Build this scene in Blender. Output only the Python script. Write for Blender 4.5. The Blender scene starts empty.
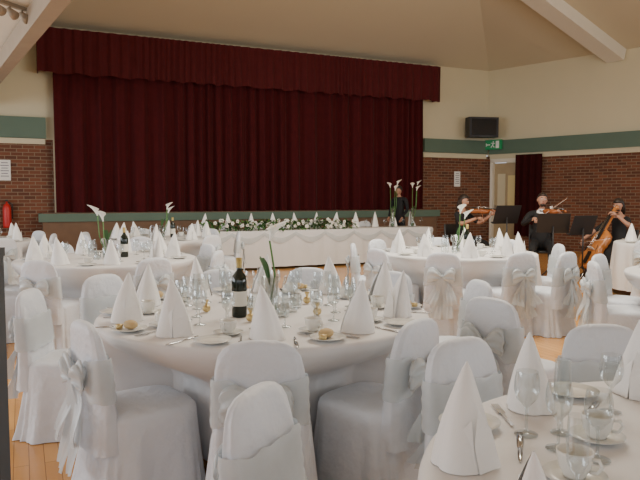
import bpy, bmesh, math, random
from mathutils import Vector, Matrix
random.seed(4)
pi=math.pi
S=bpy.context.scene
COL=S.collection

# ------------------------------------------------------------ materials
def mat(name,col,rough=.7,metal=0,noise=None,bump=None,spec=.5,trans=0,alpha=1,sheen=0):
    m=bpy.data.materials.new(name); m.use_nodes=True
    nt=m.node_tree; b=nt.nodes['Principled BSDF']
    b.inputs['Base Color'].default_value=(*col,1); b.inputs['Roughness'].default_value=rough
    b.inputs['Metallic'].default_value=metal
    b.inputs['Specular IOR Level'].default_value=spec
    b.inputs['Transmission Weight'].default_value=trans
    b.inputs['Alpha'].default_value=alpha
    b.inputs['Sheen Weight'].default_value=sheen
    tc=nt.nodes.new('ShaderNodeTexCoord')
    if noise:
        sc,amt=noise
        n=nt.nodes.new('ShaderNodeTexNoise'); n.inputs['Scale'].default_value=sc; n.inputs['Detail'].default_value=4
        nt.links.new(tc.outputs['Object'],n.inputs['Vector'])
        mx=nt.nodes.new('ShaderNodeMix'); mx.data_type='RGBA'
        mx.inputs[6].default_value=(*[c*(1-amt) for c in col],1); mx.inputs[7].default_value=(*[min(1,c*(1+amt)) for c in col],1)
        nt.links.new(n.outputs['Fac'],mx.inputs[0]); nt.links.new(mx.outputs[2],b.inputs['Base Color'])
    if bump:
        sc,st=bump
        n=nt.nodes.new('ShaderNodeTexNoise'); n.inputs['Scale'].default_value=sc; n.inputs['Detail'].default_value=3
        nt.links.new(tc.outputs['Object'],n.inputs['Vector'])
        bp=nt.nodes.new('ShaderNodeBump'); bp.inputs['Strength'].default_value=st; bp.inputs['Distance'].default_value=.02
        nt.links.new(n.outputs['Fac'],bp.inputs['Height']); nt.links.new(bp.outputs['Normal'],b.inputs['Normal'])
    return m
M={}
M['cover']=mat('white_chair_cover',(.70,.735,.79),.6,noise=(5,.05),bump=(11,.8),sheen=.15)
M['cloth']=mat('white_tablecloth',(.74,.73,.73),.75,noise=(3,.03),bump=(6,.25))
M['napkin']=mat('linen_napkin',(.88,.87,.85),.8,bump=(25,.15))
M['sash']=mat('organza_sash',(.66,.72,.75),.3,noise=(12,.14),alpha=.72,sheen=.4)
M['cream']=mat('cream_paint',(.64,.585,.42),.85,noise=(1.5,.03),bump=(40,.05))
M['ceil']=mat('ceiling_paint',(.61,.55,.41),.9,noise=(.6,.03))
M['beamw']=mat('beam_white',(.78,.75,.66),.7,noise=(3,.03))
M['beamb']=mat('beam_brown',(.32,.26,.19),.6,noise=(4,.15))
M['green']=mat('green_fascia',(.10,.16,.12),.6,noise=(3,.1))
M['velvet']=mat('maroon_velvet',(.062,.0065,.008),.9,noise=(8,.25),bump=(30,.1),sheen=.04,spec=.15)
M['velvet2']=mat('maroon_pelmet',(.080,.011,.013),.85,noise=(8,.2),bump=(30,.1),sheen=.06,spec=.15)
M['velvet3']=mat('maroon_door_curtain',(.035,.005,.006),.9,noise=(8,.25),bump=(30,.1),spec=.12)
M['black']=mat('black_plastic',(.012,.012,.014),.45,noise=(10,.2))
M['screen']=mat('screen_glass',(.01,.012,.016),.15,noise=(2,.1))
M['suit']=mat('black_cloth',(.010,.010,.012),.8,noise=(10,.2))
M['shirt']=mat('white_shirt',(.8,.8,.82),.8,noise=(10,.02))
M['skin']=mat('skin',(.42,.22,.15),.55,noise=(20,.06))
M['hair']=mat('dark_hair',(.022,.012,.008),.5,noise=(40,.3))
M['lip']=mat('lips',(.3,.09,.08),.5,noise=(20,.05))
M['eyew']=mat('eye',(.05,.04,.035),.2,noise=(20,.05))
M['varnish']=mat('violin_varnish',(.32,.10,.03),.25,noise=(15,.25))
M['varnish2']=mat('cello_varnish',(.46,.17,.045),.25,noise=(15,.25))
M['ebony']=mat('ebony',(.015,.012,.01),.35,noise=(15,.2))
M['china']=mat('white_china',(.78,.77,.72),.15,noise=(5,.02))
M['steel']=mat('cutlery_steel',(.6,.6,.6),.2,metal=1,noise=(5,.05))
M['bottle']=mat('dark_bottle_glass',(.01,.016,.01),.08,noise=(5,.2))
M['label']=mat('bottle_label',(.7,.68,.6),.6,noise=(20,.05))
M['foil']=mat('bottle_foil',(.45,.33,.10),.4,noise=(20,.1))
M['stem']=mat('green_stem',(.08,.2,.05),.5,noise=(15,.25))
M['leaf']=mat('dark_leaf',(.04,.11,.03),.5,noise=(15,.3))
M['petal']=mat('white_petal',(.9,.9,.84),.5,noise=(15,.04))
M['spadix']=mat('yellow_spadix',(.75,.5,.06),.6,noise=(30,.1))
M['gold']=mat('gold_favour',(.62,.48,.22),.35,metal=.5,noise=(30,.2))
M['bread']=mat('bread_roll',(.55,.4,.2),.7,noise=(20,.2))
M['paper']=mat('notice_paper',(.8,.8,.78),.7,noise=(10,.03))
M['ink']=mat('notice_ink',(.15,.15,.2),.7,noise=(10,.05))
M['red']=mat('red_enamel',(.5,.02,.02),.4,noise=(10,.1))
M['exit']=mat('exit_green',(.02,.32,.12),.4,noise=(10,.04))
M['white']=mat('white_plastic',(.85,.85,.83),.4,noise=(10,.02))
M['doorw']=mat('door_wood',(.42,.33,.2),.5,noise=(6,.15))
M['dark']=mat('dark_metal',(.04,.042,.045),.4,noise=(6,.2))
M['stagew']=mat('stage_panel',(.16,.09,.05),.6,noise=(6,.2))
M['yellow']=mat('yellow_board',(.72,.6,.3),.7,noise=(6,.06))

def glassmat():
    m=bpy.data.materials.new('clear_glass'); m.use_nodes=True; nt=m.node_tree
    nt.nodes.clear()
    o=nt.nodes.new('ShaderNodeOutputMaterial'); mx=nt.nodes.new('ShaderNodeMixShader')
    t=nt.nodes.new('ShaderNodeBsdfTransparent'); t.inputs[0].default_value=(.88,.90,.90,1)
    g=nt.nodes.new('ShaderNodeBsdfGlossy'); g.inputs['Roughness'].default_value=.08
    g.inputs[0].default_value=(.85,.88,.9,1)
    lw=nt.nodes.new('ShaderNodeLayerWeight'); lw.inputs[0].default_value=.35
    ma=nt.nodes.new('ShaderNodeMath'); ma.operation='MULTIPLY_ADD'; ma.inputs[1].default_value=.65; ma.inputs[2].default_value=.04
    nt.links.new(lw.outputs['Facing'],ma.inputs[0]); nt.links.new(ma.outputs[0],mx.inputs[0])
    nt.links.new(t.outputs[0],mx.inputs[1]); nt.links.new(g.outputs[0],mx.inputs[2]); nt.links.new(mx.outputs[0],o.inputs[0])
    return m
M['glass']=glassmat()
def brickmat():
    m=bpy.data.materials.new('red_brick'); m.use_nodes=True; nt=m.node_tree; b=nt.nodes['Principled BSDF']
    uv=nt.nodes.new('ShaderNodeUVMap')
    br=nt.nodes.new('ShaderNodeTexBrick'); br.inputs['Scale'].default_value=1
    br.inputs['Color1'].default_value=(.20,.070,.035,1); br.inputs['Color2'].default_value=(.10,.038,.022,1)
    br.inputs['Mortar'].default_value=(.22,.16,.11,1); br.inputs['Mortar Size'].default_value=.008
    br.inputs['Brick Width'].default_value=.225; br.inputs['Row Height'].default_value=.075
    nt.links.new(uv.outputs[0],br.inputs['Vector']); nt.links.new(br.outputs['Color'],b.inputs['Base Color'])
    bp=nt.nodes.new('ShaderNodeBump'); bp.invert=True; bp.inputs['Strength'].default_value=.4; bp.inputs['Distance'].default_value=.01
    nt.links.new(br.outputs['Fac'],bp.inputs['Height']); nt.links.new(bp.outputs[0],b.inputs['Normal'])
    b.inputs['Roughness'].default_value=.9
    return m
M['brick']=brickmat()
def floormat():
    m=bpy.data.materials.new('oak_strip_floor'); m.use_nodes=True; nt=m.node_tree; b=nt.nodes['Principled BSDF']
    tc=nt.nodes.new('ShaderNodeTexCoord'); mp=nt.nodes.new('ShaderNodeMapping'); mp.inputs['Rotation'].default_value=(0,0,math.radians(65))
    nt.links.new(tc.outputs['Object'],mp.inputs[0])
    br=nt.nodes.new('ShaderNodeTexBrick'); br.inputs['Scale'].default_value=1
    br.inputs['Color1'].default_value=(.78,.41,.13,1); br.inputs['Color2'].default_value=(.66,.32,.095,1)
    br.inputs['Mortar'].default_value=(.28,.13,.04,1); br.inputs['Mortar Size'].default_value=.002
    br.inputs['Brick Width'].default_value=1.2; br.inputs['Row Height'].default_value=.075
    nt.links.new(mp.outputs[0],br.inputs['Vector'])
    n=nt.nodes.new('ShaderNodeTexNoise'); n.inputs['Scale'].default_value=6
    mp2=nt.nodes.new('ShaderNodeMapping'); mp2.inputs['Scale'].default_value=(.3,4,1)
    nt.links.new(mp.outputs[0],mp2.inputs[0]); nt.links.new(mp2.outputs[0],n.inputs['Vector'])
    mx=nt.nodes.new('ShaderNodeMix'); mx.data_type='RGBA'; mx.blend_type='MULTIPLY'; mx.inputs[0].default_value=.2
    nt.links.new(br.outputs['Color'],mx.inputs[6]); nt.links.new(n.outputs['Fac'],mx.inputs[7])
    nt.links.new(mx.outputs[2],b.inputs['Base Color'])
    b.inputs['Roughness'].default_value=.22
    return m
M['floor']=floormat()

# ------------------------------------------------------------ mesh builder
class MB:
    def __init__(s): s.v=[];s.f=[];s.mi=[];s.mats=[];s.flat=[]
    def m(s,k):
        if k not in s.mats: s.mats.append(k)
        return s.mats.index(k)
    def add(s,vs,fs,k,T=None,flat=False):
        o=len(s.v); i=s.m(k)
        for v in vs:
            v=Vector(v)
            s.v.append(T@v if T else v)
        for f in fs: s.f.append([a+o for a in f]); s.mi.append(i); s.flat.append(flat)
    def box(s,c,d,k,T=None):
        x,y,z=[a/2 for a in d]; cx,cy,cz=c
        vs=[(cx+a*x,cy+b*y,cz+e*z) for a in(-1,1) for b in(-1,1) for e in(-1,1)]
        s.add(vs,[(0,1,3,2),(4,6,7,5),(0,4,5,1),(2,3,7,6),(0,2,6,4),(1,5,7,3)],k,T,True)
    def rings(s,R,k,T=None,cap0=False,cap1=True,closed=True,flat=False):
        n=len(R[0]); vs=[p for r in R for p in r]; fs=[]
        for i in range(len(R)-1):
            for j in range(n if closed else n-1):
                a=i*n+j;b=i*n+(j+1)%n
                fs.append((a,b,b+n,a+n))
        if cap0: fs.append(tuple(range(n))[::-1])
        if cap1: fs.append(tuple((len(R)-1)*n+j for j in range(n)))
        s.add(vs,fs,k,T,flat)
    def lathe(s,prof,k,T=None,n=20,cap0=False,cap1=False):
        s.rings([[(r*math.cos(2*pi*j/n),r*math.sin(2*pi*j/n),z) for j in range(n)] for r,z in prof],k,T,cap0,cap1)
    def sup(s,secs,k,T=None,n=64,rip=None,cap0=False,cap1=True,zf=None):
        R=[]
        for z,cx,cy,hx,hy,e in secs:
            r=[]
            for j in range(n):
                a=2*pi*j/n; c,sn=math.cos(a),math.sin(a)
                x=math.copysign(abs(c)**(2/e),c);y=math.copysign(abs(sn)**(2/e),sn)
                q=1+(rip(z,a) if rip else 0)
                r.append((cx+hx*x*q,cy+hy*y*q,zf(z,hx*x,y) if zf else z))
            R.append(r)
        s.rings(R,k,T,cap0,cap1)
    def tube(s,pts,rad,k,T=None,n=8):
        pts=[Vector(p) for p in pts]; R=[]
        if not isinstance(rad,(list,tuple)): rad=[rad]*len(pts)
        for i,p in enumerate(pts):
            d=(pts[min(i+1,len(pts)-1)]-pts[max(i-1,0)]).normalized()
            u=d.orthogonal().normalized()
            if i and True:
                u=(pu-d*pu.dot(d)).normalized()
            pu=u; w=d.cross(u)
            R.append([p+rad[i]*(u*math.cos(2*pi*j/n)+w*math.sin(2*pi*j/n)) for j in range(n)])
        s.rings(R,k,T,True,True)
    def ball(s,c,r,k,T=None,n=14,fn=None):
        if not isinstance(r,(list,tuple)): r=(r,r,r)
        R=[]
        m=n//2+2
        for i in range(m+1):
            ph=-pi/2+pi*i/m; q=max(math.cos(ph),.01)
            ring=[]
            for j in range(n):
                a=2*pi*j/n; p=Vector((r[0]*q*math.cos(a),r[1]*q*math.sin(a),r[2]*math.sin(ph)))
                if fn: p=fn(p)
                ring.append(p+Vector(c))
            R.append(ring)
        s.rings(R,k,T,True,True)
    def strip(s,pts,ws,k,T=None,n=1,pleat=0):
        R=[]
        for p,w in zip(pts,ws):
            p=Vector(p);w=Vector(w)
            R.append([p+w*(2*j/n-1)+Vector((0,pleat*math.sin(j*2.4)*w.length*10,0)) for j in range(n+1)])
        s.rings(R,k,T,False,False,closed=False)
    def mesh(s,name):
        me=bpy.data.meshes.new(name); me.from_pydata([tuple(v) for v in s.v],[],s.f); 
        for k in s.mats: me.materials.append(M[k])
        for p,i,fl in zip(me.polygons,s.mi,s.flat): p.material_index=i; p.use_smooth=not fl
        bm=bmesh.new(); bm.from_mesh(me); bmesh.ops.recalc_face_normals(bm,faces=bm.faces); bm.to_mesh(me); bm.free()
        me.update(); return me
    def obj(s,name,parent=None,mw=None):
        o=bpy.data.objects.new(name,s.mesh(name)); COL.objects.link(o)
        if mw: o.matrix_world=mw
        if parent: o.parent=parent
        return o
def inst(name,me,loc,rot=0,sc=1,tilt=(0,0)):
    o=bpy.data.objects.new(name,me); COL.objects.link(o); o.location=loc; o.rotation_euler=(tilt[0],tilt[1],rot); 
    o.scale=(sc,sc,sc) if not isinstance(sc,tuple) else sc
    return o
def empty(name,loc=(0,0,0),rot=0):
    e=bpy.data.objects.new(name,None); COL.objects.link(e); e.location=loc; e.rotation_euler=(0,0,rot); return e

# ------------------------------------------------------------ room
L0=Vector((-5.86,13.5,0)); E=Vector((.909,.416,0)).normalized(); N=Vector((.416,-.909,0)).normalized()
W0=L0+E*11.7
def frame(o,e,n):
    return Matrix(((e.x,n.x,0,o.x),(e.y,n.y,0,o.y),(0,0,1,0),(0,0,0,1)))
FS=frame(L0,E,N)
E2=Vector((2.91,-3.0,0)).normalized(); N2=Vector((E2.y,-E2.x,0)); 
FR=frame(W0,E2,N2)
HW=4.95
def wallquad(name,F,u0,u1,z0,z1,k,v=0,th=.2):
    mb=MB(); mb.box(((u0+u1)/2,v-th/2,(z0+z1)/2),(u1-u0,th,z1-z0),k,F)
    o=mb.obj(name); me=o.data; uv=me.uv_layers.new(name='UVMap'); Fi=F.inverted()
    for l in me.loops:
        p=Fi@me.vertices[l.vertex_index].co; uv.data[l.index].uv=(p.x,p.z)
    return o
mb=MB(); mb.add([(-9.2,-5,0),(12.5,-5,0),(12.5,20,0),(-9.2,20,0)],[(0,1,2,3)],'floor',flat=True); mb.obj('floor')
wallquad('wall_stage',FS,-3,11.9,2.6,HW,'cream')
wallquad('wall_stage_brick_left',FS,-3,.25,0,2.6,'brick',.0)
wallquad('wall_stage_brick_right',FS,9.5,11.9,0,2.5,'brick',.0)
wallquad('wall_stage_middle',FS,.25,9.5,0,2.6,'cream')
wallquad('trim_1',FS,-3,.12,2.62,3.05,'green',.10,.1)
wallquad('trim_2',FS,9.5,11.62,2.62,2.98,'green',.10,.1)
wallquad('trim_3',FS,-3,.1,2.5,2.61,'cream',.05,.05)
wallquad('trim_4',FS,9.5,11.62,2.48,2.6,'cream',.05,.05)
wallquad('wall_right',FR,0,8.4,2.55,HW,'cream')
wallquad('wall_right_brick',FR,1.0,8.4,0,2.55,'brick')
wallquad('wall_right_pier',FR,-.1,.12,0,2.55,'brick')
wallquad('trim_5',FR,.1,8.4,2.6,2.98,'green',.10,.1)
wallquad('trim_6',FR,.1,8.4,2.47,2.6,'cream',.05,.05)
wallquad('wall_corridor',FR,-.2,1.8,0,2.55,'cream',-1.4,.1)
d=empty('door_1')
mb=MB(); mb.box((.15,-.03,1.22),(.08,.14,2.45),'beamw',FR); mb.box((.97,-.03,1.22),(.08,.14,2.45),'beamw',FR); mb.box((.56,-.03,2.42),(.9,.14,.1),'beamw',FR); mb.obj('door_frame',d)
mb=MB(); mb.box((.56,-.1,1.2),(.74,.045,2.3),'doorw',FR); mb.box((.42,-.07,1.5),(.24,.02,1.1),'cream',FR); mb.box((.74,-.07,1.55),(.24,.02,.9),'yellow',FR); mb.box((.24,-.06,1.1),(.03,.06,.14),'steel',FR); mb.obj('door_leaf',d)
R1=Vector((3.0,13,6.45)); R2=R1-E*10.5
Lx=L0-E*3; W2=W0+E2*8.4
up=Vector((0,0,HW))
mb=MB()
P=[W0+up,R1,R2,Lx+up,W2+up,Vector((12.5,-5,HW)),Vector((-9.2,-5,HW))]
mb.add(P,[(0,1,2,3),(0,4,1),(4,5,1),(1,5,6),(1,6,2),(2,6,3)],'ceil',flat=True)
mb.obj('ceiling')
def beam(name,a,b,w,h,k,drop=0):
    a=Vector(a);b=Vector(b);dd=(b-a).normalized();side=dd.cross(Vector((0,0,1))).normalized();u=side.cross(dd)
    mb=MB(); o=u*(-drop)
    vs=[p+o+side*sx*w/2+u*sz*h/2 for p in(a,b) for sx,sz in((-1,-1),(1,-1),(1,1),(-1,1))]
    mb.add(vs,[(0,1,2,3),(4,7,6,5),(0,4,5,1),(1,5,6,2),(2,6,7,3),(3,7,4,0)],k,flat=True); return mb.obj(name)
ba=W0+E2*(4.18*.84)+up
beam('roof_beam',ba+Vector((0,0,-.12)),R1+Vector((0,0,-.12)),.45,.3,'beamw')
beam('roof_beam',(-6.9,13.0,3.34),(-.6,3.2,3.26),.16,.24,'beamb')
mb=MB()
a,b,c,e_=Vector((-6.9,12.9,3.48)),Vector((-.6,3.2,3.40)),Vector((-.6,-5,3.40)),Vector((-9.1,-5,3.48))
a2=Vector((-9.0,12.0,3.48))
vs=[a,b,c,e_,a2]; mb.add(vs+[v+Vector((0,0,.1)) for v in vs],[(0,1,2,3,4),(5,9,8,7,6),(0,5,6,1),(1,6,7,2),(2,7,8,3),(3,8,9,4),(4,9,5,0)],'beamw',flat=True); mb.obj('ceiling_soffit')
mb=MB(); 
mb.box((0,0,-.02),(.5,.06,.04),'beamb')
for x in(-.18,0,.18):
    mb.tube([(x,0,-.03),(x,0,-.09)],.012,'beamb'); mb.tube([(x,.02,-.08),(x,-.08,-.16)],[.035,.055],'beamb',n=14)
inst('spotlight_bar',mb.mesh('spotlight_bar'),(-3.25,6.85,3.43),1.2,.9)
def winwall(name,a,b,z1,k='cream'):
    a=Vector(a);b=Vector(b);e=(b-a).normalized();n=Vector((-e.y,e.x,0));F=frame(a,e,n);L=(b-a).length
    wallquad('wall_'+name,F,0,L,0,.9,'brick'); wallquad('wall_%s_header'%name,F,0,L,2.9,z1,'cream')
    cnt=max(2,int(L/2.4))
    for i in range(cnt+1):
        wallquad('window_mullion',F,max(0,L*i/cnt-.12),min(L,L*i/cnt+.12),.9,2.9,'cream')
winwall('left',(Lx.x,Lx.y,0),(-9.2,-5,0),HW)
winwall('rear',(-9.2,-5,0),(12.5,-5,0),HW)
winwall('east',(12.5,-5,0),(W2.x,W2.y,0),HW)

mb=MB(); mb.box((4.85,.215,.45),(9.7,.39,.9),'stagew',FS); mb.box((4.85,.235,.97),(9.85,.43,.17),'green',FS); mb.box((4.85,.215,1.062),(9.7,.39,.015),'stagew',FS)
mb.obj('stage')
def drape(name,F,u0,u1,z0,z1,v,amp,wl,k,res=.03,hem=0):
    mb=MB(); n=int((u1-u0)/res)
    a=0; A=[]
    for i in range(n+1):
        a+=2*pi*res/(wl*(1+.35*math.sin(i*.031)+.2*math.sin(i*.083+1))); A.append(a)
    R=[]
    for t in(0,.15,.3,.5,.7,.85,.95,1):
        z=z0+(z1-z0)*t; row=[]
        for i in range(n+1):
            u=u0+(u1-u0)*i/n
            am=amp*(1.1-.5*t)
            w=am*(math.sin(A[i]+.25*math.sin(3*t+i*.02))+.35*math.sin(2.3*A[i]+1))
            zz=z+(hem*math.sin(A[i]*.37)*(1-t) if hem else 0)
            row.append((u,v+w,zz))
        R.append(row)
    mb.rings(R,k,F,False,False,closed=False); return mb.obj(name)
drape('stage_curtain',FS,.27,9.36,1.075,4.2,.2,.085,.34,'velvet',res=.025)
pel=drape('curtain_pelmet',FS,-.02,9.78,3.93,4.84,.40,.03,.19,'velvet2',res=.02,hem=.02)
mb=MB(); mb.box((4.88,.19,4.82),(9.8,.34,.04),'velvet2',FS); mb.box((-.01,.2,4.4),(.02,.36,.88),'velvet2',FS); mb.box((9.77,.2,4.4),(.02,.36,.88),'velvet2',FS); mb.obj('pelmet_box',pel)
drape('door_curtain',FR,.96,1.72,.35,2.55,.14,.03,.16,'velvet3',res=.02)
def notice(F,u,z,w,h,name='wall_notice'):
    mb=MB(); mb.box((u,.02,z),(w,.012,h),'paper',F)
    for i in range(6): mb.box((u,.028,z+h*(.36-.13*i)),(w*(.7 if i%2 else .55),.003,h*.035),'ink',F)
    mb.obj(name)
notice(FS,10.64,1.9,.2,.42); notice(FS,-.68,1.95,.22,.42)
mb=MB(); mb.box((.28,.16,2.86),(.52,.06,.27),'exit',FR)
def sb(u,z,w,h,rot=0):
    T=FR@Matrix.Translation((u,.195,z))@Matrix.Rotation(rot,4,'Y'); mb.box((0,0,0),(w,.01,h),'white',T)
sb(.42,2.86,.1,.2); sb(.13,2.86,.12,.03); sb(.085,2.875,.06,.025,.8); sb(.085,2.845,.06,.025,-.8)
mb.ball((.29,.195,2.945),(.018,.008,.018),'white',FR,n=8)
sb(.28,2.88,.03,.09,.25); sb(.25,2.895,.07,.018,.4); sb(.31,2.885,.06,.018,-.5); sb(.245,2.815,.08,.022,-.9); sb(.30,2.81,.08,.022,.8)
mb.obj('exit_sign')
tv=MB(); TT=FS@Matrix.Translation((11.12,.45,3.30))@Matrix.Rotation(.25,4,'Z')
tv.box((0,0,0),(.84,.3,.54),'black',TT); tv.box((0,.155,.0),(.7,.012,.44),'screen',TT); tv.box((0,-.2,0),(.1,.3,.1),'black',TT); tv.box((0,.15,-.25),(.3,.02,.02),'dark',TT)
tv.obj('television')
mb=MB(); T=FS@Matrix.Translation((-.66,.12,1.05)); mb.lathe([(.001,-.28),(.075,-.28),(.08,-.24),(.08,.12),(.05,.2),(.02,.22),(.02,.26)],'red',T,cap1=True); mb.tube([(.02,0,.25),(.1,0,.2),(.1,0,-.1)],.012,'black',T); mb.box((0,0,.28),(.05,.12,.03),'black',T)
mb.box((.0,-.09,0),(.06,.04,.3),'dark',T)
mb.obj('fire_extinguisher')
mb=MB(); mb.box((0,0,.63),(.03,.05,1.26),'dark'); mb.box((0,0,.01),(.12,.14,.02),'dark'); mb.box((0,0,1.27),(.035,.055,.02),'dark'); mb.obj('metal_post',mw=Matrix.Translation((-.772,1.5,0)))

# ------------------------------------------------------------ chair
def make_chair(seed,bow=True):
    r=random.Random(seed); p1,p2,p3=[r.uniform(0,6) for _ in range(3)]
    mb=MB()
    def rip(z,a):
        t=max(0,1-z/.46); return t*(.05*math.sin(9*a+p1)+.036*math.sin(15*a+p2)+.026*math.sin(23*a+p3))
    secs=[]
    for i in range(10):
        t=i/9; z=.004+.43*t
        secs.append((z,0,.19+.015*t,.265-.045*t**.7,.29-.055*t**.7,4.5-.5*(1-t)))
    secs+=[(.452,0,.205,.215,.23,4.5),(.466,0,.205,.203,.218,4.2),(.476,0,.205,.17,.185,4),(.482,0,.205,.1,.11,3)]
    mb.sup(secs,'cover',rip=rip,n=112)
    def rip2(z,a): return .018*math.sin(7*a+p2+z*9)+.014*math.sin(13*a+p1-z*14)
    bs=[(.3,0,-.02,.205,.075,3.2),(.42,0,-.022,.2,.062,3.2),(.5,0,-.027,.199,.052,3.2),(.55,0,-.03,.196,.048,3.2),(.62,0,-.038,.190,.043,3.2),(.68,0,-.042,.190,.043,3.2),(.77,0,-.052,.180,.038,3.0),(.83,0,-.06,.165,.035,2.8),(.862,0,-.064,.142,.032,2.6),(.882,0,-.066,.11,.026,2.4),(.893,0,-.067,.07,.016,2.2),(.896,0,-.067,.03,.006,2)]
    mb.sup(bs,'cover',rip=rip2,n=72)
    if bow:
        ss=[]
        for i in range(9):
            z=.53+.025*i; ss.append((z,0,-.034-.07*(z-.56),.203-.03*(z-.55)+(.004 if i%2 else 0),.062-.04*(z-.55)+(.004 if i%2 else 0),3.2))
        def zf(z,x,y):
            g=math.exp(-(x/.07)**2) if y<0 else 0
            return .64+(z-.63)*(1-.75*g)+.006*math.sin(x*60+z*90)
        mb.sup(ss,'sash',n=72,cap1=False,zf=zf)
        K=Vector((0,-.112,.64))
        mb.ball(K,(.024,.024,.03),'sash',n=12,fn=lambda p:p*(1+.12*math.sin(p.z*200)))
        for sd in(-1,1):
            R=[]; dr=.9 if sd>0 else 1.08
            for i in range(13):
                t=i/12; x=sd*(.010+.135*dr*t); h=.012+.055*math.sin(pi*min(1,t*.60+.05)); h=h if t<.93 else h*.72
                th=.006+.026*math.sin(pi*t**.8)
                zc=K.z+.045*math.sin(pi*t*.6)-.045*t*t+.006*math.sin(seed+3*t)
                R.append([(x+.006*math.sin(5*a),K.y-.012+th*math.cos(a)*(1+.35*math.cos(5*a+seed)),zc+h*math.sin(a)*(1+.18*math.cos(6*a+seed*2))) for a in[2*pi*j/24 for j in range(24)]])
            mb.rings(R,'sash',cap0=True,cap1=True)
            for kk in(0,1):
                pts=[];ws=[]
                for i in range(14):
                    t=i/13
                    pts.append((sd*(.010+(.055+.05*kk)*t**.8)+.01*math.sin(5*t+seed),K.y-.012-.035*t+.014*math.sin(6*t+seed+kk),K.z-.01-(.42-.14*kk)*t))
                    w=.012+.055*t; ws.append((w,.3*w*math.sin(4*t+kk),.25*w*sd))
                mb.strip(pts,ws,'sash',n=8,pleat=.014)
    return mb.mesh('chair_cover')
CH=[make_chair(1),make_chair(5),make_chair(9)]
_ci=[0]; CHL=[]
CS=.95
def chair(x,y,tx,ty,jit=.0,sc=CS):
    r=math.atan2(-(tx-x),(ty-y))+jit
    _ci[0]+=1; CHL.append((x,y,r))
    return inst('covered_banquet_chair',CH[_ci[0]%3],(x,y,0),r,sc)
def chaird(x,y,dx,dy,sc=CS): return chair(x,y,x+dx,y+dy,0,sc)
def inchair(x,y,m=.0):
    for cx,cy,r in CHL:
        dx,dy=x-cx,y-cy
        if dx*dx+dy*dy>1: continue
        lx=dx*math.cos(r)+dy*math.sin(r); ly=-dx*math.sin(r)+dy*math.cos(r)
        if abs(lx)<.27+m and -.14<ly<.47+m: return True
    return False

# ------------------------------------------------------------ table (cloth hangs round the chairs that are pushed in)
TR=.91
def rtable(x,y,seed,low=.1,R=TR):
    r=random.Random(seed); p=[r.uniform(0,6) for _ in range(4)]
    mb=MB(); n=160; rings=[]
    lim=[]
    for j in range(n):
        a=2*pi*j/n; q=R+.07
        while q>.42 and any(inchair(x+(q-s)*math.cos(a),y+(q-s)*math.sin(a)) for s in(0,.05,.1,.15,.2,.25,.3) if q-s>.42): q-=.02
        lim.append(q)
    for _ in range(2): lim=[min(lim[j],(lim[j-1]+lim[j]+lim[(j+1)%n])/3) for j in range(n)]
    def ring(rad,z,am,lt=0):
        o=[]
        for j in range(n):
            a=2*pi*j/n
            w=am*(math.sin(11*a+p[0])+.7*math.sin(17*a+p[1])+.4*math.sin(29*a+p[2]))
            q=rad+w
            if lt: q=q+(min(q,lim[j])-q)*lt
            o.append((q*math.cos(a),q*math.sin(a),z))
        return o
    for rad in(.05,.4,.8,): rings.append(ring(rad*R/.91,.755,0))
    rings+=[ring(R-.01,.755,0),ring(R+.004,.750,0),ring(R+.01,.735,.001)]
    zs=[.70,.66,.61,.56,.51,.47,.40,.30,.20,low]
    lts=[.06,.18,.4,.7,.95,1,1,1,1,1]
    for z,lt in zip(zs,lts):
        t=(.735-z)/(.735-low); rings.append(ring(R+.012+.05*t,z,.028*t**.7,lt))
    mb.rings(rings,'cloth',cap0=True,cap1=False)
    mb.lathe([(.04,.02),(.04,.72)],'dark',n=12)
    mb.lathe([(R-.04,.715),(R-.04,.745)],'doorw',n=48,cap0=True,cap1=True)
    for i in range(4):
        a=pi/4+i*pi/2; mb.tube([(0,0,.1),(.35*math.cos(a),.35*math.sin(a),.03)],.025,'dark'); 
    return inst('round_banquet_table',mb.mesh('round_table'),(x,y,0))

# ------------------------------------------------------------ tableware
def napkin(seed):
    r=random.Random(seed); mb=MB(); H=.265; n=60; R=[]
    lean=(r.uniform(-.022,.022),r.uniform(-.01,.02))
    for i in range(14):
        t=i/13; row=[]
        for j in range(n+1):
            s=j/n; a=-pi/2+.10+(2*pi+.7)*s
            fold=1+.24*(abs(math.cos(1.5*a+seed*.4))-.55)*(1-.6*t)
            rad=(.064+.026*s)*((1-t)**.84)*fold*(1+.08*math.sin(pi*t))+.002
            row.append((rad*math.cos(a)*1.08+lean[0]*t*t,rad*math.sin(a)*.86+lean[1]*t,H*t))
        R.append(row)
    mb.rings(R,'napkin',cap1=False,closed=False)
    mb.add([(-.012,-.086,0),(.07,-.066,0),(.046,-.052,.10),(.0,-.058,.16),(-.018,-.07,.07)],[(0,1,2,4),(4,2,3)],'napkin',flat=True)
    mb.add([(-.02,-.080,0),(-.08,-.042,0),(-.05,-.038,.09),(-.015,-.052,.13)],[(0,1,2,3)],'napkin',flat=True)
    return mb.mesh('folded_napkin')
NP=[napkin(i) for i in range(4)]
mb=MB(); mb.lathe([(.032,0),(.031,.002),(.01,.005),(.004,.012),(.004,.07),(.012,.082),(.028,.10),(.034,.125),(.033,.15),(.028,.175)],'glass',n=24,cap0=True); WG=mb.mesh('wine_glass')
mb=MB(); mb.lathe([(.03,0),(.029,.002),(.008,.005),(.004,.012),(.004,.08),(.012,.09),(.021,.11),(.023,.15),(.02,.205)],'glass',n=24,cap0=True); FG=mb.mesh('champagne_flute')
mb=MB(); mb.lathe([(.001,.002),(.045,.002),(.05,.005),(.085,.016),(.086,.018),(.05,.009),(.001,.007)],'china',n=32)
SP=mb.mesh('side_plate')
mb=MB(); mb.lathe([(.001,.002),(.045,.002),(.05,.005),(.085,.016),(.086,.018),(.05,.009),(.001,.007)],'china',n=32)
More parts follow.
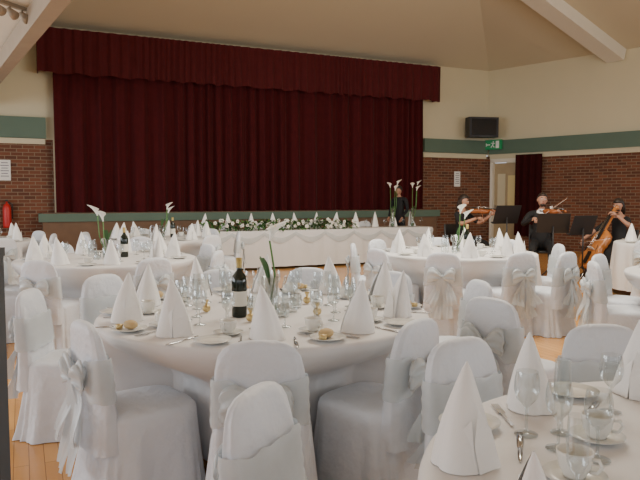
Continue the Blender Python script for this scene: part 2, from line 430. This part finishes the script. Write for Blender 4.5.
mb.ball((.0,.01,.03),(.04,.03,.022),'bread',n=12); mb.lathe([(.001,.0),(.016,0),(.018,.02),(.001,.022)],'gold',Matrix.Translation((-.045,-.02,.012)),n=12); SPB=mb.mesh('side_plate_with_roll')
mb=MB(); mb.lathe([(.001,.002),(.04,.002),(.07,.014),(.071,.016),(.04,.008),(.001,.006)],'china',n=32); SAU=mb.mesh('saucer')
mb=MB(); mb.lathe([(.001,.0),(.024,.0),(.026,.006),(.036,.025),(.041,.055),(.041,.062),(.039,.062),(.036,.03),(.02,.008),(.001,.007)],'china',n=28)
mb.tube([(.037,0,.05),(.055,0,.052),(.062,0,.038),(.052,0,.022),(.035,0,.02)],.0045,'china'); CUP=mb.mesh('coffee_cup')
mb=MB(); mb.sup([(0,0,0,.006,.05,2),(.004,0,0,.006,.05,2)],'steel',n=16,cap0=True); mb.sup([(0,0,.1,.009,.065,3),(.003,0,.1,.009,.065,3)],'steel',n=20,cap0=True); KN=mb.mesh('table_knife')
mb=MB(); mb.box((0,-.03,.003),(.008,.11,.003),'steel'); mb.box((0,.04,.003),(.022,.035,.003),'steel')
for i in range(4): mb.box((-.009+.006*i,.08,.003),(.003,.05,.002),'steel')
FK=mb.mesh('table_fork')
mb=MB(); mb.lathe([(.001,0),(.038,0),(.041,.006),(.041,.19),(.036,.22),(.015,.25),(.014,.30),(.016,.302),(.016,.315),(.001,.316)],'bottle',n=24); mb.lathe([(.0415,.06),(.0415,.14)],'label',n=24); mb.lathe([(.0155,.265),(.0165,.318),(.001,.319)],'foil',n=16)
WB=mb.mesh('wine_bottle')
mb=MB(); mb.lathe([(.001,0),(.03,0),(.033,.01),(.033,.07),(.031,.07),(.03,.014),(.001,.01)],'glass',n=20); mb.lathe([(.001,.012),(.02,.012),(.02,.03),(.001,.03)],'petal',n=14); TL=mb.mesh('tealight_holder')
mb=MB(); mb.ball((0,0,.022),(.024,.024,.022),'gold',n=12); mb.lathe([(.004,.04),(.012,.06),(.016,.07)],'gold',n=10); FAV=mb.mesh('gold_favour')
def calla(mb,base,top,sc=1,yaw=0):
    b=Vector(base);t=Vector(top); mid=(b+t)/2+Vector((.03*math.cos(yaw),.03*math.sin(yaw),0))
    mb.tube([b,mid,t],.0055*sc,'stem',n=6)
    T=Matrix.Translation(t)@Matrix.Rotation(yaw,4,'Z')@Matrix.Rotation(.35,4,'Y')@Matrix.Scale(sc,4)
    R=[]
    for i in range(9):
        q=i/8; r=.006+.012*q+.034*q**3; R.append([(r*math.cos(a)+.012*q*q,r*math.sin(a)*(.9),.10*q+ .045*q*q*math.cos(a)) for a in[2*pi*j/16 for j in range(16)]])
    mb.rings(R,'petal',T,cap1=False); mb.tube([(0,0,.02),(.005,0,.09)],.005,'spadix',T,n=6)
def leafm(mb,base,yaw,L,k='leaf'):
    pts=[];ws=[]
    for i in range(8):
        t=i/7; pts.append(Vector(base)+Vector((math.cos(yaw)*L*.35*t,math.sin(yaw)*L*.35*t,L*(t-.35*t*t)*1.3)))
        w=.003+.014*math.sin(pi*min(1,t*.95+.02)); ws.append((-math.sin(yaw)*w,math.cos(yaw)*w,0))
    mb.strip(pts,ws,k,n=2)
def lily_vase(h=.2,top=.45,n=1,k='glass',seed=0,nl=3,ll=.18):
    r=random.Random(seed); mb=MB()
    mb.lathe([(.001,0),(.045,0),(.047,.01),(.047,h),(.043,h),(.042,.015),(.001,.012)],k,n=28)
    mb.lathe([(.001,.016),(.04,.016),(.04,h*.2),(.001,h*.2)],'stem',n=18)
    for i in range(n):
        a=r.uniform(0,6.28); rr=.0 if n==1 else .1
        calla(mb,(.01*math.cos(a),.01*math.sin(a),.02),(rr*math.cos(a),rr*math.sin(a),top-.10-(.06*i)),1.0,a if n>1 else 0)
    for i in range(nl): leafm(mb,(0,0,h*.75),r.uniform(0,6.28),ll)
    return mb.mesh('calla_lily_vase')
LV=lily_vase(.2,.50,1,'glass',3,4,.19); LV2=lily_vase(.2,.55,2,'glass',5); LVT=lily_vase(.4,1.0,3,'glass',8)
TZ=.757
def setting(cx,cy,ang,r=.74,full=True,nap=True,i=0):
    u=Vector((math.cos(ang),math.sin(ang),0)); t=Vector((-u.y,u.x,0)); c=Vector((cx,cy,TZ))
    rot=ang+pi/2
    def P(rr,o,z=0): return c+u*rr+t*o+Vector((0,0,z))
    j=lambda s:random.uniform(-s,s)
    if nap: inst('folded_napkin',NP[i%4],P(r+.0+j(.02),j(.01)),random.uniform(0,6.28),(1,1,random.uniform(.92,1.02)))
    inst('wine_glass',WG,P(r-.27,.10+j(.01)))
    if full: inst('champagne_flute',FG,P(r-.34,.03+j(.01)))
    if full:
        inst('side_plate',SPB if i%2 else SP,P(r+.05,-.24),rot)
        inst('saucer',SAU,P(r-.13,.22)); inst('coffee_cup',CUP,P(r-.13,.22,.008),random.uniform(0,6))
        inst('table_knife',KN,P(r+.02,.125),rot+pi); inst('table_fork',FK,P(r+.02,-.118),rot+pi)
        inst('wine_glass',WG,P(r-.24,-.06+j(.01)))
        if i%2==0: inst('gold_favour',FAV,P(r-.42,-.08))
    else:
        inst('side_plate',SP,P(r+.04,-.22)); 
        if i%2==0: inst('coffee_cup',CUP,P(r-.16,.18),random.uniform(0,6))
def tz(x,y,z=TZ): return (x,y,z)
mb=MB(); mb.lathe([(.001,0),(.04,0),(.045,.01),(.045,.14),(.03,.19),(.032,.2)],'glass',n=24); WJ=mb.mesh('water_carafe')
mx,my=-.31,3.6
fx,fy=1.14,1.32
chaird(-1.0,2.85,.78,.64); chaird(-.236,2.49,-.05,1); chaird(.40,2.90,-.74,.66)
chair(-1.68,3.8,mx,my,.15); chair(-1.5,4.5,mx,my); chair(-.75,4.80,mx,my); chair(-.1,4.92,mx,my); chair(.5,4.68,mx,my)
chaird(1.0,4.2,-1,-.25); chaird(.98,3.52,.75,.65)
chaird(.58,2.42,.5,-.85); chair(1.22,2.68,fx,fy); chaird(-.13,1.80,.9,-.42)
def around(x,y,angs,r=1.15): return [(x+r*math.cos(math.radians(a)),y+r*math.sin(math.radians(a))) for a in angs]
FT=[(-2.25,6.75,0,.2,[-100,-52,-8,40,90,135,180,-150],9),
    (1.6,7.5,1,.5,[-108,-70,0,45,90,135,175,-145],9),
    (-2.5,10.1,2,.9,[-90,-40,10,-140,180,60,120],8),
    (-5.2,9.4,3,.1,[-90,-40,10,-140,60,120],8),
    (5.15,9.0,4,.3,[-90,-140,-45],8),
    (3.55,5.3,5,.3,[172,215,262,135,90],8)]
for x,y,idx,off,angs,n in FT:
    for c in around(x,y,angs): chair(c[0],c[1],x,y)
chair(2.45,6.45,1.6,7.5)
chair(-3.3,5.4,-4.6,6.2)
# ---- main table
rtable(mx,my,0)
for i in range(10): setting(mx,my,math.radians(-84.5+36*i),.74,True,True,i)
inst('calla_lily_vase',LV,tz(-.28,3.55),.3); inst('wine_bottle',WB,tz(-.435,3.42))
inst('tealight_holder',TL,tz(-.2,3.42)); inst('tealight_holder',TL,tz(-.42,3.68)); inst('tealight_holder',TL,tz(-.14,3.70))
inst('water_carafe',WJ,tz(-.17,3.56))
# ---- foreground right table
rtable(fx,fy,1)
for (x,y,i,s) in [(.350,1.52,0,.92),(.635,1.92,1,.90),(.345,1.02,2,.90),(1.05,2.05,3,.95)]:
    inst('folded_napkin',NP[i],tz(x,y),i*1.7+.4,(s,s,s))
for (x,y,r) in [(.735,1.66,-.5),(.58,1.42,-.8)]:
    inst('saucer',SAU,tz(x,y)); inst('coffee_cup',CUP,tz(x,y,TZ+.008),r)
for (x,y) in [(.61,1.60),(.68,1.53),(.56,1.70),(.87,1.88),(.94,1.70)]: inst('wine_glass',WG,tz(x,y))
for (x,y) in [(.66,1.71),(.88,1.60),(.52,1.26)]: inst('champagne_flute',FG,tz(x,y))
inst('side_plate',SPB,tz(.42,1.76)); inst('side_plate',SP,tz(.82,2.05)); inst('side_plate',SPB,tz(.36,1.22))
inst('table_knife',KN,tz(.50,1.56),-.3); inst('table_knife',KN,tz(.78,1.84),-.6); inst('table_fork',FK,tz(.54,1.84),.0); inst('table_fork',FK,tz(.43,1.34),-.4)
inst('calla_lily_vase',LV,tz(1.14,1.32),0); inst('wine_bottle',WB,tz(1.25,1.5)); inst('tealight_holder',TL,tz(1.02,1.5))
# ---- other round tables
for x,y,idx,off,angs,n in FT:
    rtable(x,y,idx+2)
    for i in range(n): setting(x,y,off+2*pi*i/n,.70,False,True,i)
    inst('calla_lily_vase',LV2,tz(x,y),idx)
    inst('wine_bottle',WB,tz(x+.15,y+.1)); inst('water_carafe',WJ,tz(x-.14,y-.05)); inst('tealight_holder',TL,tz(x-.05,y-.16))
# ---- head table
HA=Vector((-2.25,11.75,0)); HB=Vector((2.45,13.95,0)); HE=(HB-HA).normalized(); HN=Vector((HE.y,-HE.x,0)); FH=frame(HA,HE,HN); HL=(HB-HA).length
mb=MB()
def hring(z,o,am):
    out=[]
    segs=[((0,0),(HL,0),90,(0,1)),((HL,0),(HL,-.75),16,(1,0)),((HL,-.75),(0,-.75),90,(0,-1)),((0,-.75),(0,0),16,(-1,0))]
    for a,b,m,nn in segs:
        for i in range(m):
            t=i/m; x=a[0]+(b[0]-a[0])*t; y=a[1]+(b[1]-a[1])*t; w=o+am*(math.sin(x*19+y*9)+.5*math.sin(x*41))
            out.append((x+nn[0]*w,y+nn[1]*w,z))
    return out
mb.rings([hring(.05,.05,.02),hring(.3,.035,.015),hring(.6,.02,.006),hring(.735,.008,0),hring(.75,0,0)],'cloth',FH,cap1=True)
for i in range(8):
    u0=HL*i/8;u1=HL*(i+1)/8; pts=[];ws=[]
    for j in range(13):
        t=j/12; pts.append((u0+(u1-u0)*t,.035+.02*math.sin(pi*t),.69-.13*math.sin(pi*t))); ws.append((0,.004,.035+.02*math.sin(pi*t)))
    mb.strip(pts,ws,'sash',FH,n=3)
for u in (.5,HL/2,HL-.5):
    for v in(-.15,-.6): mb.box((u,v,.36),(.04,.04,.7),'dark',FH)
mb.obj('head_table')
for i in range(11):
    p=FH@Vector((.25+i*(HL-.5)/10,-.45,TZ)); inst('folded_napkin',NP[i%4],p,i*2.1,(1.1,1.1,1.25))
    p=FH@Vector((.45+i*(HL-.5)/10,-.36,TZ)); inst('wine_glass',WG,p)
for i in range(7):
    p=FH@Vector((.3+i*(HL-.6)/7,-1.26,0)); q=FH@Vector((.3+i*(HL-.6)/7,0,0)); chair(p.x,p.y,q.x,q.y)
mb=MB(); r=random.Random(3)
for i in range(800):
    u=r.uniform(.1,3.3); b=.12*(.5+.5*abs(math.sin(u*3.1))); c=(u,-.10+r.uniform(-.08,.08),.775+r.uniform(0,b+.05))
    if i%9==0:
        for q in range(5):
            a=q*1.2566; mb.ball((c[0]+.022*math.cos(a),c[1]+.02,c[2]+.022*math.sin(a)+.02),(.016,.01,.016),'petal',FH,n=6)
    else:
        a=r.uniform(0,6.28); T=FH@Matrix.Translation(c)@Matrix.Rotation(a,4,'Z')@Matrix.Rotation(r.uniform(-.9,.9),4,'X')
        mb.add([(0,0,0),(.026,.05,.008),(0,.12,-.005),(-.026,.05,.008)],[(0,1,2,3)],'leaf' if i%2 else 'stem',T)
mb.obj('flower_garland')
for u in(4.3,4.8): 
    p=FH@Vector((u,-.2,TZ)); inst('calla_lily_vase',LVT,p,u)

# ------------------------------------------------------------ people
def skinned(verts,edges,radii,root=0,sub=2):
    me=bpy.data.meshes.new('t'); me.from_pydata(verts,edges,[]); o=bpy.data.objects.new('t',me); COL.objects.link(o)
    m=o.modifiers.new('s','SKIN'); 
    if not me.skin_vertices: 
        bm=bmesh.new(); bm.from_mesh(me); bm.verts.layers.skin.verify(); bm.to_mesh(me); bm.free()
    for i,r_ in enumerate(radii):
        sv=me.skin_vertices[0].data[i]; sv.radius=(r_,r_) if not isinstance(r_,tuple) else r_; sv.use_root=(i==root)
    m2=o.modifiers.new('u','SUBSURF'); m2.levels=sub; m2.render_levels=sub
    bpy.context.view_layer.update()
    dg=bpy.context.evaluated_depsgraph_get(); ev=o.evaluated_get(dg); out=bpy.data.meshes.new_from_object(ev)
    bpy.data.objects.remove(o)
    return out
def finish(me,name,parent,mats,fn=None):
    me.name=name; me.materials.clear()
    for k in mats: me.materials.append(M[k])
    for p in me.polygons:
        p.use_smooth=True; p.material_index=fn(p.center) if fn else 0
    o=bpy.data.objects.new(name,me); COL.objects.link(o); o.parent=parent; return o
def hand(name,parent,wrist,direc,palmn,curl,left):
    d=Vector(direc).normalized(); n=Vector(palmn); n=(n-d*n.dot(d)).normalized(); s=d.cross(n)*(1 if left else -1)
    V=[Vector(wrist),Vector(wrist)+d*.045,Vector(wrist)+d*.08]; Ed=[(0,1),(1,2)]; Rr=[.024,.032,.03]
    for k,(off,L) in enumerate([(-.03,.062),(-.01,.078),(.01,.083),(.03,.075)]):
        b=V[2]+s*off*.9+d*.006; V.append(b); i=len(V)-1; Ed.append((2,i)); Rr.append(.0095)
        p=b
        for q in range(3):
            ang=curl*(q+.6)/2; dv=(d*math.cos(ang)+n*math.sin(ang)); p=p+dv*L/3*(1.1-.1*q); V.append(p); Ed.append((len(V)-2,len(V)-1)); Rr.append(.009-.001*q)
    b=V[1]+s*.032; V.append(b); Ed.append((1,len(V)-1)); Rr.append(.012)
    for q in range(2):
        b=b+(s*.4+d*.7+n*.5*curl/1.5).normalized()*.03; V.append(b); Ed.append((len(V)-2,len(V)-1)); Rr.append(.0105-.0015*q)
    me=skinned([tuple(v) for v in V],Ed,Rr,0,1); return finish(me,name,parent,['skin'])
def person(name,loc,phi,elL,wrL,elR,wrR,hL,hR,female=False,knee=.14,headrot=(0,0,0),beard=False,bare=False,sc=1,stand=False):
    e=empty(name,loc,phi); e.scale=(sc,sc,sc)
    if stand: e.location.z=.385*sc
    w=.16 if female else .185; ch=(.135,.10) if female else (.16,.115)
    V=[(0,0,.56),(0,-.005,.72),(0,.0,.92),(0,.005,1.03),(0,-.005,1.10),(0,-.02,1.17)]
    Rr=[(.15,.12),(.125,.10),ch,(.10,.075),(.05,.05),(.047,.047)]
    Ed=[(0,1),(1,2),(2,3),(3,4),(4,5)]
    for sx,el,wr in((1,elL,wrL),(-1,elR,wrR)):
        i=len(V); V+=[(sx*w,.01,1.03),el,wr]; Rr+=[.062 if not female else .05,.043,.026]; Ed+=[(3,i),(i,i+1),(i+1,i+2)]
        i=len(V)
        if stand: V+=[(sx*.095,0,.47),(sx*.10,-.01,.12),(sx*.10,.02,-.29),(sx*.115,-.12,-.345)]
        else: V+=[(sx*.1,-.04,.53),(sx*knee,-.43,.52),(sx*(knee+.01),-.41,.11),(sx*(knee+.02),-.54,.045)]
        Rr+=[.095,.07,.045,.036]; Ed+=[(0,i),(i,i+1),(i+1,i+2),(i+2,i+3)]
    me=skinned(V,Ed,Rr,0,2)
    A=[(Vector(elL),Vector(wrL)),(Vector(elR),Vector(wrR))]
    def near(c,a,b):
        t=max(0,min(1,(c-a).dot(b-a)/(b-a).length_squared)); return (c-(a+(b-a)*t)).length
    def fn(c):
        if c.z>1.085 and abs(c.x)<.075: return 1
        if bare and (near(c,*A[0])<.055 or near(c,*A[1])<.055): return 1
        if bare and c.z>1.04 and abs(c.x)<.12 and c.y<0: return 1
        if not female and not stand and c.y<-.045 and abs(c.x)<.065-.10*(1.08-c.z)*.3 and c.z>.86 : return 2
        return 0
    finish(me,'body',e,['suit','skin','shirt'],fn)
    if not female and not stand:
        mb=MB(); mb.tube([(-.035,-.07,1.085),(0,-.075,1.08),(.035,-.07,1.085)],[.016,.006,.016],'suit',n=8); 
        R=[[(.058*math.cos(a),-.01+.055*math.sin(a),z) for a in[2*pi*j/20 for j in range(20)]] for z in(1.075,1.115)]
        mb.rings(R,'shirt',cap1=False); mb.obj('collar_and_bow_tie',e)
    elif female and not stand:
        bm=bmesh.new()
        for p in [(.15,.1,.6),(-.15,.1,.6),(.14,-.1,.68),(-.14,-.1,.68),(.17,.12,.5),(-.17,.12,.5),(knee+.09,-.46,.58),(-knee-.09,-.46,.58),(knee+.1,-.5,.45),(-knee-.1,-.5,.45),(knee+.12,-.55,.12),(-knee-.12,-.55,.12),(knee+.1,-.25,.12),(-knee-.1,-.25,.12)]: bm.verts.new(p)
        bmesh.ops.convex_hull(bm,input=bm.verts); bmesh.ops.subdivide_edges(bm,edges=bm.edges,cuts=2,use_grid_fill=True)
        for _ in range(3): bmesh.ops.smooth_vert(bm,verts=bm.verts,factor=.5,use_axis_x=True,use_axis_y=True,use_axis_z=True)
        m_=bpy.data.meshes.new('skirt'); bm.to_mesh(m_); bm.free(); finish(m_,'skirt',e,['suit'])
    H=Matrix.Translation((0,-.03,1.255))@Matrix.Rotation(headrot[2],4,'Z')@Matrix.Rotation(headrot[0],4,'X')@Matrix.Rotation(headrot[1],4,'Y')
    mb=MB()
    def hf(p):
        q=p.copy()
        if q.z<0:
            t=-q.z/.115; q.x*=1-.35*t; q.y=q.y*(1-.22*t)-.012*t
        if q.y<-.06 and abs(q.z)<.05: q.y+=.006
        return q
    mb.ball((0,0,0),(.074,.092,.115),'skin',H,n=24,fn=hf)
    R=[[(wx*math.cos(a),-.082-dp*max(0,math.sin(a)) ,z) for a in[2*pi*j/10 for j in range(10)]] for z,wx,dp in((.02,.007,.004),(0,.010,.014),(-.02,.015,.026),(-.03,.012,.012))]
    mb.rings(R,'skin',H,True,True)
    for sx in(-1,1):
        mb.ball((sx*.030,-.082,.012),(.014,.006,.007),'shirt',H,n=8); mb.ball((sx*.030,-.088,.012),(.006,.003,.006),'eyew',H,n=8)
        mb.tube([(sx*.015,-.088,.032),(sx*.03,-.088,.037),(sx*.045,-.080,.032)],.0035,'hair',H,n=6)
        mb.ball((sx*.075,.005,0),(.009,.02,.03),'skin',H,n=10)
    mb.ball((0,-.083,-.052),(.024,.007,.006),'lip',H,n=10)
    mb.obj('head',e)
    mb=MB()
    def hr(p):
        q=p.copy()
        if q.y<-.015 and q.z<.05:
            k_=min(1,(.05-q.z)/.02); q.y=q.y+(-.012-q.y)*k_
        return q
    if female:
        mb.ball((0,.004,.014),(.086,.106,.120),'hair',H,n=28,fn=hr)
        mb.sup([(-.17,0,.075,.05,.02,2),(-.1,0,.07,.07,.035,2),(-.02,0,.06,.078,.045,2),(.04,0,.05,.07,.04,2)],'hair',H,n=24,cap0=True)
    else:
        def hr2(p):
            q=hr(p)
            if q.z<-.03: q.z=-.03+(q.z+.03)*.25
            return q
        mb.ball((0,.004,.014),(.083,.104,.118),'hair',H,n=28,fn=hr2)
        if beard: mb.ball((0,-.048,-.082),(.040,.034,.024),'hair',H,n=14)
    mb.obj('hair',e)
    hand('hand_left',e,wrL,*hL,True); hand('hand_right',e,wrR,*hR,False)
    mb=MB()
    for sx in(-1,1):
        if stand: mb.ball((sx*.112,-.05,-.346),(.045,.13,.038),'ebony',n=12)
        else: mb.ball((sx*(knee+.02),-.50,.04),(.045,.12,.038),'ebony',n=12)
    mb.obj('shoes',e)
    T=Matrix.Translation(loc)@Matrix.Rotation(phi,4,'Z')@Matrix.Scale(sc,4)
    if stand: return T
    c=MB()
    c.sup([(.40,0,0,.2,.2,5),(.41,0,0,.215,.215,5),(.43,0,0,.215,.215,5),(.44,0,0,.2,.2,5)],'black',n=40,cap0=True)
    for sx in(-.18,.18):
        c.tube([(sx,-.18,.41),(sx,-.2,0)],.012,'dark'); c.tube([(sx,.18,.41),(sx,.22,0)],.012,'dark'); c.tube([(sx,.19,.41),(sx,.24,.85)],.012,'dark')
    R=[(z,0,.235+(z-.6)*.06,.19,.015,4) for z in(.6,.7,.84)]; c.sup(R,'black',n=32,cap0=True)
    c.obj('orchestra_chair',mw=T)
    return T
OUT=[(0,.03),(.01,.08),(.05,.145),(.12,.173),(.19,.165),(.245,.12),(.26,.128),(.29,.105),(.35,.108),(.385,.13),(.40,.12),(.46,.14),(.53,.122),(.575,.07),(.6,.03)]
def instrument(name,T,bottom,direc,normal,size,k,pin=0):
    d=Vector(direc).normalized(); n=Vector(normal); n=(n-d*n.dot(d)).normalized(); x=d.cross(n)
    b=Vector(bottom); L=Matrix(((x.x,d.x,n.x,b.x),(x.y,d.y,n.y,b.y),(x.z,d.z,n.z,b.z),(0,0,0,1)))@Matrix.Scale(size,4)
    mb=MB(); loop=[(w,t) for t,w in OUT]+[(-w,t) for t,w in OUT[::-1]]
    def rg(z,s): return [(a*s,.3+(c-.3)*s,z) for a,c in loop]
    mb.rings([rg(-.055,.55),rg(-.05,.9),rg(-.035,1),rg(.03,1),rg(.045,.9),rg(.055,.5)],k,L,True,True)
    mb.box((0,.72,.035),(.045,.28,.04),k,L); mb.box((0,.64,.07),(.055,.45,.018),'ebony',L)
    mb.box((0,.89,.03),(.04,.09,.05),k,L); mb.ball((0,.95,.02),(.028,.035,.035),k,L,n=12)
    for s_,y in((1,.87),(-1,.89),(1,.91),(-1,.93)): mb.box((s_*.045,y,.03),(.06,.012,.012),'ebony',L)
    mb.box((0,.27,.085),(.075,.01,.07),'petal',L); mb.box((0,.13,.075),(.045,.18,.02),'ebony',L)
    for sx in(-1,1): mb.tube([(sx*.075,.23,.05),(sx*.06,.27,.056),(sx*.062,.31,.056),(sx*.05,.35,.055)],.005,'ebony',L,n=6)
    for i in range(4): mb.tube([(-.018+.012*i,.2,.09),(-.021+.014*i,.27,.122),(-.012+.008*i,.86,.082)],.0015,'steel',L,n=4)
    if pin: mb.tube([(0,0,0),(0,-pin,0)],.008,'steel',L,n=6)
    mb.obj(name,mw=T)
def bow(name,T,a,b):
    a=Vector(a);b=Vector(b);mb=MB(); m=(a+b)/2; o=Vector((0,0,.012))
    mb.tube([a+o,m+o*.3,b+o],[.005,.004,.003],'varnish',n=6); mb.tube([a-o*.6,b-o*.6],.0022,'petal',n=4); mb.tube([a-o*.8,a+(b-a).normalized()*.03+o],.008,'ebony',n=6); mb.tube([b-o,b+o],.004,'ebony',n=6); mb.obj(name,mw=T)
VH=((.1,-.6,.75),(-1,-.2,.1),1.5),((.3,-.9,-.1),(0,-.2,-1),1.3)
T=person('violinist_man',(3.88,11.2,0),-.30,(.27,-.2,.86),(.25,-.43,1.01),(-.3,-.17,.86),(-.13,-.40,.97),*VH,headrot=(-.1,.12,.25),beard=True,sc=1.07)
instrument('violin',T,(.07,-.10,1.10),(.5,-1,-.05),(-.25,0,1),.60,'varnish'); bow('violin_bow',T,(-.10,-.50,.95),(.38,-.10,1.30))
T=person('violinist_woman',(2.66,12.0,0),.75,(.25,-.2,.86),(.24,-.43,1.01),(-.27,-.17,.86),(-.13,-.40,.97),*VH,female=True,headrot=(.15,.1,.2),bare=True,sc=1.05)
instrument('violin',T,(.07,-.10,1.10),(.5,-1,-.05),(-.25,0,1),.60,'varnish'); bow('violin_bow',T,(-.10,-.50,.95),(.38,-.10,1.30))
T=person('cellist_woman',(5.1,10.9,0),-1.15,(.30,-.12,.92),(.16,-.25,1.10),(-.34,-.22,.80),(-.30,-.50,.68),((-.5,-.5,.4),(-.3,.3,-1),1.6),((.3,-.6,-.5),(.4,.5,-.6),1.3),female=True,knee=.27,headrot=(.25,0,.15),bare=True)
cd=Vector((.09,-.06,1.33))-Vector((0,-.74,.22))
instrument('cello',T,(0,-.74,.22),cd,(0,-.75,.5),1.22,'varnish2',pin=.22); bow('cello_bow',T,(-.30,-.60,.62),(.36,-.60,.74))
# guest in dark clothes standing behind the end of the head table
gp=FH@Vector((5.25,-1.45,0))
person('standing_guest',(gp.x,gp.y,0),-.7,(.25,.0,.78),(.20,-.16,.60),(-.25,.0,.78),(-.20,-.16,.60),((-.1,-.5,-.8),(-1,0,0),.6),((.1,-.5,-.8),(1,0,0),.6),headrot=(.2,0,-.3),sc=.95,stand=True)
def mstand(x,y,rot,h=1.05):
    mb=MB(); mb.tube([(0,0,.25),(0,0,h)],.012,'black')
    for i in range(3):
        a=i*2.094+.5; mb.tube([(0,0,.3),(.28*math.cos(a),.28*math.sin(a),.01)],.009,'black',n=6)
    T=Matrix.Translation((0,0,h+.05))@Matrix.Rotation(.35,4,'X'); mb.box((0,0,0),(.5,.012,.33),'black',T); mb.box((0,.03,-.16),(.5,.06,.012),'black',T)
    for sx in(-.115,.115): mb.box((sx,.012,.0),(.21,.006,.27),'paper',T)
    inst('music_stand',mb.mesh('music_stand'),(x,y,0),rot)
mstand(3.2,10.95,.35); mstand(3.74,10.25,-.15,.93); mstand(4.2,10.2,.45,.9)

# ------------------------------------------------------------ light
w=bpy.data.worlds.new('World'); S.world=w; w.use_nodes=True
bg=w.node_tree.nodes['Background']; bg.inputs[0].default_value=(.87,.92,1,1); bg.inputs[1].default_value=.85
def area(name,loc,target,sx,sy,pw,col):
    l=bpy.data.lights.new(name,'AREA'); l.shape='RECTANGLE'; l.size=sx; l.size_y=sy; l.energy=pw; l.color=col
    o=bpy.data.objects.new(name,l); COL.objects.link(o); o.location=loc
    o.rotation_euler=(Vector(target)-Vector(loc)).to_track_quat('-Z','Y').to_euler()
area('window_fill_rear',(1,-4.6,2.4),(1,8,1.5),14,2,125,(.93,.96,1))  # added fill light at the assumed windows behind the camera
area('window_fill_left',(-8.5,4.5,2.0),(0,6,1.2),10,1.9,400,(.91,.95,1))  # added area light, stands in for daylight from unseen left windows
area('window_fill_east',(11.3,3.5,2.2),(0,6,1.5),10,2,360,(.97,.98,1))  # added fill from the right, set inside the unseen east window wall
area('overhead_fill',(1.5,7.0,5.0),(1.5,7.0,0),3,3,390,(1,.93,.80))  # added overhead fill under the closed ceiling, which has no skylight
area('ceiling_fill',(3.5,6,3.6),(2,14,6),4,2,130,(1,.90,.72))  # added unseen warm fill to brighten the ceiling, no fixture there

cam=bpy.data.cameras.new('camera'); co=bpy.data.objects.new('camera',cam); COL.objects.link(co)
cam.sensor_width=36; cam.lens=36; co.location=(0,0,1.40); co.rotation_euler=(pi/2-math.atan(43/640),0,0); cam.clip_start=.05
S.camera=co
